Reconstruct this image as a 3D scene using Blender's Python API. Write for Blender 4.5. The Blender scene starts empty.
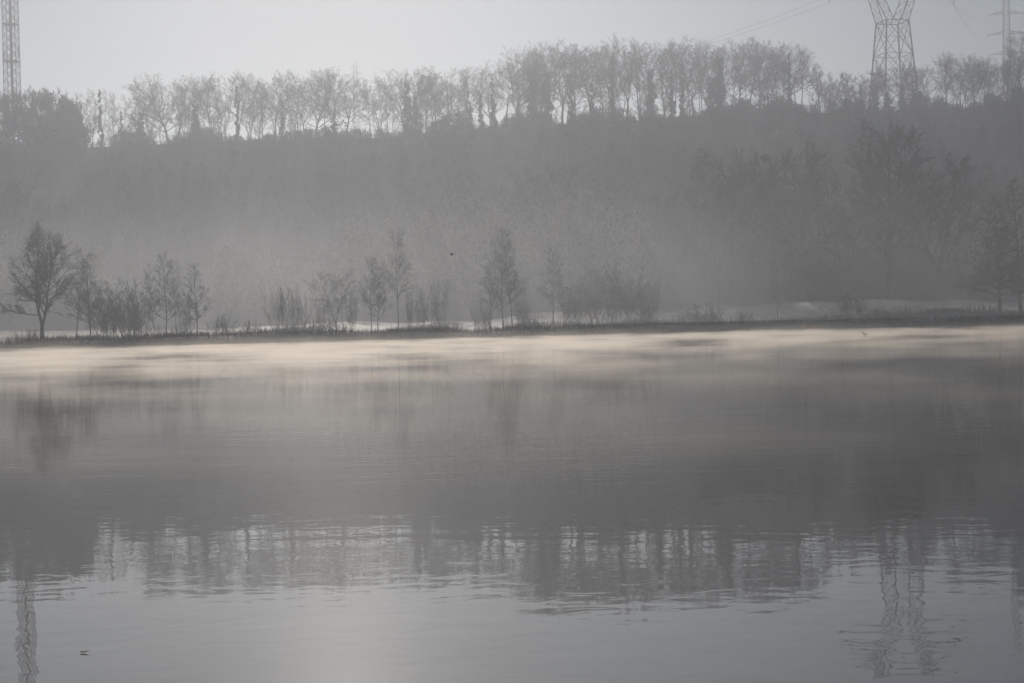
import bpy, math, random
import numpy as np
from mathutils import Vector, Matrix

S = bpy.context.scene
COL = S.collection
R = math.radians

# ------------------------------------------------------------------ camera
F_PX, CAM_H = 1422.0, 2.0
PITCH, ROLL = math.atan(19.5 / F_PX), R(1.25)
_F = Vector((0, math.cos(PITCH), -math.sin(PITCH)))
_U0 = Vector((0, math.sin(PITCH), math.cos(PITCH)))
_X0 = Vector((1, 0, 0))
_R = _X0 * math.cos(ROLL) - _U0 * math.sin(ROLL)
_U = _X0 * math.sin(ROLL) + _U0 * math.cos(ROLL)
cd = bpy.data.cameras.new('camera')
cam = bpy.data.objects.new('camera', cd)
COL.objects.link(cam)
m = Matrix(((_R.x, _U.x, -_F.x, 0), (_R.y, _U.y, -_F.y, 0), (_R.z, _U.z, -_F.z, CAM_H), (0, 0, 0, 1)))
cam.matrix_world = m
cd.sensor_width = 36.0
cd.lens = 36.0 * F_PX / 1024.0
cd.clip_start, cd.clip_end = 0.1, 6000
S.camera = cam

# ------------------------------------------------------------------ light
SUN_EL, SUN_AZ = R(22.5), R(-7.0)          # azimuth from +Y, positive towards +X
w = bpy.data.worlds.new('World')
S.world = w
w.use_nodes = True
nt = w.node_tree
nt.nodes.clear()
sky = nt.nodes.new('ShaderNodeTexSky')
sky.sky_type = 'NISHITA'
sky.sun_disc = False
sky.sun_elevation = SUN_EL
sky.sun_rotation = SUN_AZ
sky.air_density, sky.dust_density, sky.ozone_density = 1.0, 0.3, 1.0
bg = nt.nodes.new('ShaderNodeBackground')
bg.inputs['Strength'].default_value = 0.05
wo = nt.nodes.new('ShaderNodeOutputWorld')
nt.links.new(sky.outputs[0], bg.inputs[0])
nt.links.new(bg.outputs[0], wo.inputs[0])
sl = bpy.data.lights.new('sun', 'SUN')
sl.energy, sl.angle, sl.color = 4.6, R(0.5), (1.0, 0.91, 0.82)
sun = bpy.data.objects.new('sun', sl)
COL.objects.link(sun)
sd = Vector((math.sin(SUN_AZ) * math.cos(SUN_EL), math.cos(SUN_AZ) * math.cos(SUN_EL), math.sin(SUN_EL)))
sun.rotation_euler = sd.to_track_quat('Z', 'Y').to_euler()
sun.location = (0, 0, 300)

S.view_settings.view_transform = 'Standard'
S.view_settings.look = 'None'
S.view_settings.gamma = 1.0
S.view_settings.exposure = -1.12
S.render.engine = 'CYCLES'
cy = S.cycles
cy.use_denoising = True
cy.volume_bounces = 2
cy.max_bounces = 6
cy.diffuse_bounces = 2
cy.glossy_bounces = 2
cy.volume_max_steps = 256
cy.sample_clamp_indirect = 2.5

HAZE_DENSITY, HAZE_G = 0.00101, 0.60
MIST_DENSITY, MIST_G = 0.34, 0.62
VALLEY_DENSITY = 0.0060


# ------------------------------------------------------------------ helpers
def at(px, py, Y):
    d = _R * ((px - 512) / F_PX) + _U * ((341.5 - py) / F_PX) + _F
    return Vector((0, 0, CAM_H)) + d * (Y / d.y)


def tag(o, label=None, cat=None, group=None, kind=None):
    if label: o['label'] = label
    if cat: o['category'] = cat
    if group: o['group'] = group
    if kind: o['kind'] = kind
    return o


def empty(name, loc, label, cat, group=None, rz=0, sc=(1, 1, 1)):
    o = bpy.data.objects.new(name, None)
    o.empty_display_size = 0.5
    COL.objects.link(o)
    o.location = loc
    o.rotation_euler = (0, 0, rz)
    o.scale = sc
    return tag(o, label, cat, group)


def link(name, mesh, parent=None, loc=(0, 0, 0), rz=0, sc=(1, 1, 1)):
    o = bpy.data.objects.new(name, mesh)
    COL.objects.link(o)
    o.location = loc
    o.rotation_euler = (0, 0, rz)
    o.scale = sc
    if parent: o.parent = parent
    return o


def mat(name, build):
    mt = bpy.data.materials.new(name)
    mt.use_nodes = True
    n = mt.node_tree
    n.nodes.clear()
    build(n)
    return mt


def N(n, t, **kw):
    x = n.nodes.new(t)
    for k, v in kw.items():
        setattr(x, k, v)
    return x


def simple(name, c1, c2, scale=3.0, rough=0.9, detail=4):
    def b(n):
        out = N(n, 'ShaderNodeOutputMaterial')
        p = N(n, 'ShaderNodeBsdfPrincipled')
        p.inputs['Roughness'].default_value = rough
        p.inputs['Specular IOR Level'].default_value = 0.1
        tc = N(n, 'ShaderNodeTexCoord')
        nz = N(n, 'ShaderNodeTexNoise')
        nz.inputs['Scale'].default_value = scale
        nz.inputs['Detail'].default_value = detail
        mx = N(n, 'ShaderNodeMix', data_type='RGBA')
        n.links.new(tc.outputs['Object'], nz.inputs['Vector'])
        n.links.new(nz.outputs['Fac'], mx.inputs['Factor'])
        mx.inputs['A'].default_value = (*c1, 1)
        mx.inputs['B'].default_value = (*c2, 1)
        n.links.new(mx.outputs['Result'], p.inputs['Base Color'])
        n.links.new(p.outputs[0], out.inputs[0])
    return mat(name, b)


def translucent(name, col, fac, c2=None):
    def b(n):
        out = N(n, 'ShaderNodeOutputMaterial')
        d = N(n, 'ShaderNodeBsdfDiffuse'); t = N(n, 'ShaderNodeBsdfTranslucent'); mx = N(n, 'ShaderNodeMixShader')
        geo = N(n, 'ShaderNodeNewGeometry')
        nz = N(n, 'ShaderNodeTexNoise'); nz.inputs['Scale'].default_value = 0.12; nz.inputs['Detail'].default_value = 5
        n.links.new(geo.outputs['Position'], nz.inputs['Vector'])
        cm = N(n, 'ShaderNodeMix', data_type='RGBA')
        cm.inputs['A'].default_value = (*col, 1)
        cm.inputs['B'].default_value = (*(c2 or col), 1)
        n.links.new(nz.outputs['Fac'], cm.inputs['Factor'])
        n.links.new(cm.outputs['Result'], d.inputs[0]); n.links.new(cm.outputs['Result'], t.inputs[0])
        mx.inputs[0].default_value = fac
        n.links.new(d.outputs[0], mx.inputs[1]); n.links.new(t.outputs[0], mx.inputs[2])
        n.links.new(mx.outputs[0], out.inputs[0])
    return mat(name, b)


M = {}
M['bark'] = simple('bark', (0.05, 0.045, 0.04), (0.11, 0.10, 0.085), 4)
M['twig'] = simple('twig', (0.06, 0.05, 0.04), (0.11, 0.092, 0.075), 1.5)
M['twig_frost'] = translucent('twig_frost', (0.54, 0.50, 0.45), 0.62, (0.76, 0.72, 0.66))
M['twig_pale'] = translucent('twig_pale', (0.10, 0.09, 0.08), 0.35, (0.22, 0.205, 0.185))
M['twig_brown'] = simple('twig_brown', (0.14, 0.10, 0.075), (0.20, 0.15, 0.11), 1.5)
M['ivy'] = simple('ivy', (0.03, 0.045, 0.025), (0.07, 0.09, 0.05), 1.0, 1.0)
M['steel'] = simple('steel', (0.12, 0.125, 0.125), (0.20, 0.205, 0.205), 0.5, 0.6)
M['antenna'] = simple('antenna', (0.55, 0.55, 0.55), (0.65, 0.65, 0.64), 0.8, 0.5)
M['red_paint'] = simple('red_paint', (0.40, 0.07, 0.05), (0.48, 0.10, 0.07), 0.5, 0.6)
M['cable'] = simple('cable', (0.10, 0.10, 0.10), (0.16, 0.16, 0.16), 0.5, 0.6)
M['insulator'] = simple('insulator', (0.12, 0.09, 0.07), (0.18, 0.14, 0.11), 0.5, 0.3)
M['dry_grass'] = simple('dry_grass', (0.17, 0.145, 0.105), (0.36, 0.31, 0.24), 0.4)
M['frost_grass'] = translucent('frost_grass', (0.60, 0.54, 0.45), 0.65, (0.90, 0.87, 0.82))
M['reed'] = simple('reed', (0.10, 0.085, 0.06), (0.22, 0.185, 0.135), 0.4)
M['feather'] = simple('feather', (0.03, 0.03, 0.03), (0.07, 0.06, 0.05), 9)
M['leaf'] = simple('leaf', (0.05, 0.035, 0.02), (0.10, 0.065, 0.035), 60)


class MB:
    """collects tubes, boxes and quads; build() makes ONE mesh"""
    def __init__(self):
        self.v, self.f, self.n = [], [], 0

    def add(self, vs, fs):
        k = self.n
        self.v.extend(vs)
        self.f.extend([tuple(i + k for i in q) for q in fs])
        self.n += len(vs)

    def tube(self, P, r, sides=4, cap=False):
        P = [Vector(p) for p in P]
        n = len(P)
        ax = (P[-1] - P[0])
        ref = Vector((1, 0, 0)) if abs(ax.x) < 0.8 * ax.length else Vector((0, 1, 0))
        vs = []
        for i, p in enumerate(P):
            t = (P[min(i + 1, n - 1)] - P[max(i - 1, 0)]).normalized()
            a = t.cross(ref)
            if a.length < 1e-5: a = t.orthogonal()
            a.normalize()
            b = t.cross(a)
            rr = r[i] if hasattr(r, '__len__') else r
            for k in range(sides):
                an = 2 * math.pi * k / sides + math.pi / 4
                vs.append(tuple(p + a * (rr * math.cos(an)) + b * (rr * math.sin(an))))
        fs = []
        for i in range(n - 1):
            for k in range(sides):
                k2 = (k + 1) % sides
                fs.append((i * sides + k, i * sides + k2, (i + 1) * sides + k2, (i + 1) * sides + k))
        if cap:
            fs.append(tuple(range(sides))[::-1])
            fs.append(tuple((n - 1) * sides + k for k in range(sides)))
        self.add(vs, fs)

    def bar(self, a, b, r):
        self.tube([a, b], r, 4, True)

    def box(self, c, s):
        x, y, z = c
        a, b, d = s[0] / 2, s[1] / 2, s[2] / 2
        vs = [(x + i * a, y + j * b, z + k * d) for i in (-1, 1) for j in (-1, 1) for k in (-1, 1)]
        self.add(vs, [(0, 1, 3, 2), (4, 6, 7, 5), (0, 4, 5, 1), (2, 3, 7, 6), (0, 2, 6, 4), (1, 5, 7, 3)])

    def leaf(self, c, s, rnd):
        u = Vector((rnd.gauss(0, 1), rnd.gauss(0, 1), rnd.gauss(0, 1))).normalized()
        q = u.orthogonal().normalized()
        q.rotate(Matrix.Rotation(rnd.uniform(0, 6.28), 3, u))
        wv = u.cross(q)
        c = Vector(c)
        self.add([tuple(c - q * s), tuple(c + wv * s * .55), tuple(c + q * s), tuple(c - wv * s * .55)], [(0, 1, 2, 3)])

    def mesh(self, name, material, smooth=False):
        me = bpy.data.meshes.new(name)
        me.from_pydata(self.v, [], self.f)
        me.materials.append(material)
        if smooth:
            me.polygons.foreach_set('use_smooth', [True] * len(me.polygons))
        me.update()
        return me

    def build(self, name, material, parent=None, **k):
        return link(name, self.mesh(name, material), parent, **k)


# ------------------------------------------------------------------ terrain
def smooth(a, b, x):
    t = min(1.0, max(0.0, (x - a) / (b - a)))
    return t * t * (3 - 2 * t)


def shore(X):
    xc = max(-160, min(160, X))
    return 184 + 0.26 * xc + 1.3 * math.sin(X * 0.071 + 1) + 0.7 * math.sin(X * 0.19)


def ridge_z(X):
    return 59.3 + 0.025 * max(-200, min(200, X)) + 0.8 * math.sin(X * 0.031) + 0.5 * math.sin(X * 0.083 + 2)


def ground(X, Y):
    t = Y - shore(X)
    if t < 0:
        z = max(-2.0, 0.25 * t)
        if Y < 6:
            z = max(z, 0.38 - 0.2 * max(0, Y + 1.5))
        return max(z, -2.0)
    zb = (1.05 + 0.35 * smooth(-20, 70, X) + 0.35 * math.sin(X * .11 + 2 * math.sin(X * .037)) + 0.2 * math.sin(X * .43)) * smooth(0, 3.4 + 1.6 * math.sin(X * .17), t) + 0.12 * math.sin(X * 0.23 + Y * .4)* smooth(0, 3, t)
    zf = 1.0 + 1.5 * smooth(-60, 70, X) + 0.25 * math.sin(X * .05)
    z = zb + zf * smooth(3, 42, t)
    h0 = 246.0
    if Y > h0:
        s = min(1.0, (Y - h0) / (420 - h0))
        k = 0.45 * s + 0.55 * (s * s * (3 - 2 * s))
        z += (ridge_z(X) - z) * k
        z += 1.2 * math.sin(X * 0.045 + Y * 0.02) * math.sin(s * math.pi)
    if Y > 420:
        z = ridge_z(X) + 0.085 * min(Y - 420, 500) - 2.0 * smooth(420, 450, Y)
    return z


def grid_mesh(name, xs, ys, zf, material):
    nx, ny = len(xs), len(ys)
    v = [(x, y, zf(x, y)) for y in ys for x in xs]
    f = [(j * nx + i, j * nx + i + 1, (j + 1) * nx + i + 1, (j + 1) * nx + i) for j in range(ny - 1) for i in range(nx - 1)]
    me = bpy.data.meshes.new(name)
    me.from_pydata(v, [], f)
    me.polygons.foreach_set('use_smooth', [True] * len(me.polygons))
    me.materials.append(material)
    return me


def ground_mat(n):
    out = N(n, 'ShaderNodeOutputMaterial')
    p = N(n, 'ShaderNodeBsdfPrincipled')
    p.inputs['Roughness'].default_value = 0.68
    geo = N(n, 'ShaderNodeNewGeometry')
    sep = N(n, 'ShaderNodeSeparateXYZ')
    n.links.new(geo.outputs['Position'], sep.inputs[0])
    nz = N(n, 'ShaderNodeTexNoise'); nz.inputs['Scale'].default_value = 0.22; nz.inputs['Detail'].default_value = 8
    n.links.new(geo.outputs['Position'], nz.inputs['Vector'])
    n2 = N(n, 'ShaderNodeTexNoise'); n2.inputs['Scale'].default_value = 0.05; n2.inputs['Detail'].default_value = 5
    n.links.new(geo.outputs['Position'], n2.inputs['Vector'])
    frost = N(n, 'ShaderNodeMix', data_type='RGBA')
    frost.inputs['A'].default_value = (0.50, 0.43, 0.32, 1)
    frost.inputs['B'].default_value = (0.84, 0.77, 0.66, 1)
    n.links.new(nz.outputs['Fac'], frost.inputs['Factor'])
    mud = N(n, 'ShaderNodeMix', data_type='RGBA')
    mud.inputs['A'].default_value = (0.07, 0.06, 0.045, 1)
    mud.inputs['B'].default_value = (0.17, 0.145, 0.11, 1)
    n.links.new(nz.outputs['Fac'], mud.inputs['Factor'])
    # hillside litter beyond the field, with a ragged edge
    ad = N(n, 'ShaderNodeMath', operation='MULTIPLY_ADD')
    n.links.new(n2.outputs['Fac'], ad.inputs[0]); ad.inputs[1].default_value = 26.0
    n.links.new(sep.outputs['Y'], ad.inputs[2])
    mr = N(n, 'ShaderNodeMapRange')
    n.links.new(ad.outputs[0], mr.inputs['Value'])
    mr.inputs['From Min'].default_value = 254; mr.inputs['From Max'].default_value = 262
    mx = N(n, 'ShaderNodeMix', data_type='RGBA')
    n.links.new(mr.outputs[0], mx.inputs['Factor'])
    n.links.new(frost.outputs['Result'], mx.inputs['A'])
    n.links.new(mud.outputs['Result'], mx.inputs['B'])
    sp = N(n, 'ShaderNodeMapRange')
    n.links.new(mr.outputs[0], sp.inputs['Value'])
    sp.inputs['To Min'].default_value = 0.75; sp.inputs['To Max'].default_value = 0.0
    n.links.new(sp.outputs[0], p.inputs['Specular IOR Level'])
    # muddy bank foot
    mz = N(n, 'ShaderNodeMapRange')
    mj = N(n, 'ShaderNodeMath', operation='MULTIPLY_ADD')
    n.links.new(n2.outputs['Fac'], mj.inputs[0]); mj.inputs[1].default_value = 2.4
    mk = N(n, 'ShaderNodeMath', operation='SUBTRACT'); n.links.new(sep.outputs['Z'], mk.inputs[0]); mk.inputs[1].default_value = 1.2
    n.links.new(mk.outputs[0], mj.inputs[2])
    n.links.new(mj.outputs[0], mz.inputs['Value'])
    mz.inputs['From Min'].default_value = 0.75; mz.inputs['From Max'].default_value = 1.1
    m3 = N(n, 'ShaderNodeMix', data_type='RGBA')
    n.links.new(mz.outputs[0], m3.inputs['Factor'])
    n.links.new(mud.outputs['Result'], m3.inputs['A'])
    n.links.new(mx.outputs['Result'], m3.inputs['B'])
    n.links.new(m3.outputs['Result'], p.inputs['Base Color'])
    bp = N(n, 'ShaderNodeBump'); bp.inputs['Strength'].default_value = 0.6; bp.inputs['Distance'].default_value = 0.4
    n.links.new(nz.outputs['Fac'], bp.inputs['Height'])
    n.links.new(bp.outputs[0], p.inputs['Normal'])
    n.links.new(p.outputs[0], out.inputs[0])


xs = sorted(set([-1500, -1200, -900, -700, -500, -400, -320, -260] + list(np.arange(-220, 221, 4.0)) + [260, 320, 400, 500, 700, 900, 1200, 1500]))
ys = sorted(set(list(np.arange(-60, 12, 2.0)) + list(np.arange(12, 160, 12.0)) + list(np.arange(160, 260, 1.25)) + list(np.arange(260, 460, 5.0)) + [480, 520, 580, 660, 760, 900, 1100, 1400]))
tag(link('ground', grid_mesh('ground', xs, ys, ground, mat('ground', ground_mat))), kind='structure')


def water_mat(n):
    out = N(n, 'ShaderNodeOutputMaterial')
    p = N(n, 'ShaderNodeBsdfPrincipled')
    p.inputs['Base Color'].default_value = (0.020, 0.021, 0.020, 1)
    p.inputs['Roughness'].default_value = 0.0
    p.inputs['IOR'].default_value = 1.5
    geo = N(n, 'ShaderNodeNewGeometry')

    def layer(sc, rot, scale, det, amp, dist=0.0):
        mp = N(n, 'ShaderNodeMapping')
        mp.inputs['Scale'].default_value = sc
        mp.inputs['Rotation'].default_value = (0, 0, rot)
        n.links.new(geo.outputs['Position'], mp.inputs['Vector'])
        z = N(n, 'ShaderNodeTexNoise')
        z.inputs['Scale'].default_value = scale
        z.inputs['Detail'].default_value = det
        z.inputs['Roughness'].default_value = 0.45
        z.inputs['Distortion'].default_value = dist
        n.links.new(mp.outputs[0], z.inputs['Vector'])
        mm = N(n, 'ShaderNodeMath', operation='MULTIPLY')
        n.links.new(z.outputs['Fac'], mm.inputs[0])
        mm.inputs[1].default_value = amp
        return mm.outputs[0]

    a = layer((0.75, 1, 1), R(7), 3.6, 2.0, 0.0017, 0.5)
    b = layer((0.40, 1, 1), R(-6), 0.9, 2.0, 0.0042, 0.4)
    c = layer((0.70, 1, 1), R(14), 6.5, 1.0, 0.00045)
    s1 = N(n, 'ShaderNodeMath', operation='ADD'); s2 = N(n, 'ShaderNodeMath', operation='ADD')
    n.links.new(a, s1.inputs[0]); n.links.new(b, s1.inputs[1])
    n.links.new(s1.outputs[0], s2.inputs[0]); n.links.new(c, s2.inputs[1])
    bp = N(n, 'ShaderNodeBump')
    bp.inputs['Strength'].default_value = 1.0
    bp.inputs['Distance'].default_value = 1.0
    n.links.new(s2.outputs[0], bp.inputs['Height'])
    n.links.new(bp.outputs[0], p.inputs['Normal'])
    gl = N(n, 'ShaderNodeBsdfGlossy'); gl.inputs['Roughness'].default_value = 0.0
    gl.inputs['Color'].default_value = (0.85, 0.85, 0.85, 1)
    n.links.new(bp.outputs[0], gl.inputs['Normal'])
    ms = N(n, 'ShaderNodeMixShader'); ms.inputs[0].default_value = 0.15
    n.links.new(p.outputs[0], ms.inputs[1]); n.links.new(gl.outputs[0], ms.inputs[2])
    g2 = N(n, 'ShaderNodeBsdfGlossy'); g2.inputs['Roughness'].default_value = 0.30      # unresolved wavelets: the sun's broad glitter
    m2 = N(n, 'ShaderNodeMixShader'); m2.inputs[0].default_value = 0.010
    n.links.new(ms.outputs[0], m2.inputs[1]); n.links.new(g2.outputs[0], m2.inputs[2])
    n.links.new(m2.outputs[0], out.inputs[0])


tag(link('water', grid_mesh('water', [-1400, -300, 0, 300, 1400], [-30, 60, 120, 180, 228], lambda x, y: 0.0, mat('water', water_mat))), kind='structure')


# ------------------------------------------------------------------ haze and mist
def volume_box(name, lo, hi, build):
    mb = MB()
    c = [(lo[i] + hi[i]) / 2 for i in range(3)]
    mb.box(c, [hi[i] - lo[i] for i in range(3)])
    mt = mat(name, build)
    o = mb.build(name, mt)
    return tag(o, kind='stuff'), mt


def haze_mat(n):
    out = N(n, 'ShaderNodeOutputMaterial')
    v = N(n, 'ShaderNodeVolumePrincipled')
    v.inputs['Color'].default_value = (0.83, 0.893, 0.98, 1)
    v.inputs['Density'].default_value = HAZE_DENSITY
    v.inputs['Anisotropy'].default_value = HAZE_G
    n.links.new(v.outputs[0], out.inputs['Volume'])


volume_box('haze', (-1510, -65, -3), (1510, 1410, 172), haze_mat)


def mist_mat(n):
    out = N(n, 'ShaderNodeOutputMaterial')
    v = N(n, 'ShaderNodeVolumePrincipled')
    v.inputs['Color'].default_value = (1.0, 0.925, 0.83, 1)
    v.inputs['Anisotropy'].default_value = MIST_G
    geo = N(n, 'ShaderNodeNewGeometry')
    sep = N(n, 'ShaderNodeSeparateXYZ')
    n.links.new(geo.outputs['Position'], sep.inputs[0])
    mp = N(n, 'ShaderNodeMapping'); mp.inputs['Scale'].default_value = (0.10, 0.125, 0.6)
    n.links.new(geo.outputs['Position'], mp.inputs['Vector'])
    nz = N(n, 'ShaderNodeTexNoise'); nz.inputs['Scale'].default_value = 1.0; nz.inputs['Detail'].default_value = 5
    nz.inputs['Roughness'].default_value = 0.65
    n.links.new(mp.outputs[0], nz.inputs['Vector'])
    mr = N(n, 'ShaderNodeMapRange'); mr.inputs['From Min'].default_value = 0.46; mr.inputs['From Max'].default_value = 0.59
    mr.inputs['To Min'].default_value = 0.0
    n.links.new(nz.outputs['Fac'], mr.inputs['Value'])
    # thins out with height, and towards the near water
    zr = N(n, 'ShaderNodeMapRange', interpolation_type='SMOOTHSTEP'); zr.inputs['From Min'].default_value = 0.02; zr.inputs['From Max'].default_value = 0.40
    zr.inputs['To Min'].default_value = 1.0; zr.inputs['To Max'].default_value = 0.0
    mp2 = N(n, 'ShaderNodeMapping'); mp2.inputs['Scale'].default_value = (0.16, 0.10, 0.0)
    n.links.new(geo.outputs['Position'], mp2.inputs['Vector'])
    nz2 = N(n, 'ShaderNodeTexNoise'); nz2.inputs['Scale'].default_value = 1.0; nz2.inputs['Detail'].default_value = 3
    n.links.new(mp2.outputs[0], nz2.inputs['Vector'])
    hm = N(n, 'ShaderNodeMapRange'); hm.inputs['From Min'].default_value = 0.3; hm.inputs['From Max'].default_value = 0.78
    hm.inputs['To Min'].default_value = 2.2; hm.inputs['To Max'].default_value = 0.42
    n.links.new(nz2.outputs['Fac'], hm.inputs['Value'])
    zz = N(n, 'ShaderNodeMath', operation='MULTIPLY')
    n.links.new(sep.outputs['Z'], zz.inputs[0]); n.links.new(hm.outputs[0], zz.inputs[1])
    n.links.new(zz.outputs[0], zr.inputs['Value'])
    zt_ = N(n, 'ShaderNodeMapRange', interpolation_type='SMOOTHSTEP'); zt_.inputs['From Min'].default_value = 0.1; zt_.inputs['From Max'].default_value = 1.42
    zt_.inputs['To Min'].default_value = 0.045; zt_.inputs['To Max'].default_value = 0.0
    n.links.new(sep.outputs['Z'], zt_.inputs['Value'])
    zs_ = N(n, 'ShaderNodeMath', operation='ADD')
    n.links.new(zr.outputs[0], zs_.inputs[0]); n.links.new(zt_.outputs[0], zs_.inputs[1])
    zr = zs_
    yr = N(n, 'ShaderNodeMapRange', interpolation_type='SMOOTHSTEP'); yr.inputs['From Min'].default_value = 20; yr.inputs['From Max'].default_value = 170
    yr.inputs['To Min'].default_value = 0.10
    sk = N(n, 'ShaderNodeMath', operation='MULTIPLY_ADD')          # the right of the lake clears sooner
    n.links.new(sep.outputs['X'], sk.inputs[0]); sk.inputs[1].default_value = -0.95
    n.links.new(sep.outputs['Y'], sk.inputs[2])
    n.links.new(sk.outputs[0], yr.inputs['Value'])
    a = N(n, 'ShaderNodeMath', operation='MULTIPLY'); b = N(n, 'ShaderNodeMath', operation='MULTIPLY'); c = N(n, 'ShaderNodeMath', operation='MULTIPLY')
    n.links.new(mr.outputs[0], a.inputs[0]); n.links.new(zr.outputs[0], a.inputs[1])
    n.links.new(a.outputs[0], b.inputs[0]); n.links.new(yr.outputs[0], b.inputs[1])
    n.links.new(b.outputs[0], c.inputs[0]); c.inputs[1].default_value = MIST_DENSITY
    n.links.new(c.outputs[0], v.inputs['Density'])
    n.links.new(v.outputs[0], out.inputs['Volume'])


mo, mm_ = volume_box('mist', (-320, 16, 0.02), (320, 212, 1.45), mist_mat)
mm_.cycles.volume_step_rate = 0.06


def valley_mat(n):
    out = N(n, 'ShaderNodeOutputMaterial')
    v = N(n, 'ShaderNodeVolumePrincipled')
    v.inputs['Color'].default_value = (0.92, 0.94, 0.97, 1)
    v.inputs['Anisotropy'].default_value = MIST_G
    geo = N(n, 'ShaderNodeNewGeometry')
    sep = N(n, 'ShaderNodeSeparateXYZ')
    n.links.new(geo.outputs['Position'], sep.inputs[0])
    nz = N(n, 'ShaderNodeTexNoise'); nz.inputs['Scale'].default_value = 0.035; nz.inputs['Detail'].default_value = 3
    n.links.new(geo.outputs['Position'], nz.inputs['Vector'])
    mr = N(n, 'ShaderNodeMapRange'); mr.inputs['From Min'].default_value = 0.3; mr.inputs['From Max'].default_value = 0.7
    mr.inputs['To Min'].default_value = 0.35; mr.inputs['To Max'].default_value = 1.3
    n.links.new(nz.outputs['Fac'], mr.inputs['Value'])
    zr = N(n, 'ShaderNodeMapRange', interpolation_type='SMOOTHSTEP'); zr.inputs['From Min'].default_value = 0; zr.inputs['From Max'].default_value = 44
    zr.inputs['To Min'].default_value = 0.16; zr.inputs['To Max'].default_value = 0.0
    n.links.new(sep.outputs['Z'], zr.inputs['Value'])
    zl = N(n, 'ShaderNodeMapRange', interpolation_type='SMOOTHSTEP'); zl.inputs['From Min'].default_value = 0; zl.inputs['From Max'].default_value = 25
    zl.inputs['To Min'].default_value = 1.0; zl.inputs['To Max'].default_value = 0.0
    n.links.new(sep.outputs['Z'], zl.inputs['Value'])
    za = N(n, 'ShaderNodeMath', operation='ADD')
    n.links.new(zr.outputs[0], za.inputs[0]); n.links.new(zl.outputs[0], za.inputs[1])
    zr = za
    yr = N(n, 'ShaderNodeMapRange', interpolation_type='SMOOTHSTEP'); yr.inputs['From Min'].default_value = 122; yr.inputs['From Max'].default_value = 228
    n.links.new(sep.outputs['Y'], yr.inputs['Value'])
    a = N(n, 'ShaderNodeMath', operation='MULTIPLY'); b = N(n, 'ShaderNodeMath', operation='MULTIPLY'); c = N(n, 'ShaderNodeMath', operation='MULTIPLY')
    n.links.new(mr.outputs[0], a.inputs[0]); n.links.new(zr.outputs[0], a.inputs[1])
    n.links.new(a.outputs[0], b.inputs[0]); n.links.new(yr.outputs[0], b.inputs[1])
    n.links.new(b.outputs[0], c.inputs[0]); c.inputs[1].default_value = VALLEY_DENSITY
    n.links.new(c.outputs[0], v.inputs['Density'])
    n.links.new(v.outputs[0], out.inputs['Volume'])


vo, vm_ = volume_box('valley_mist', (-330, 121, 1.5), (330, 380, 45), valley_mat)
vm_.cycles.volume_step_rate = 0.18


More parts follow.
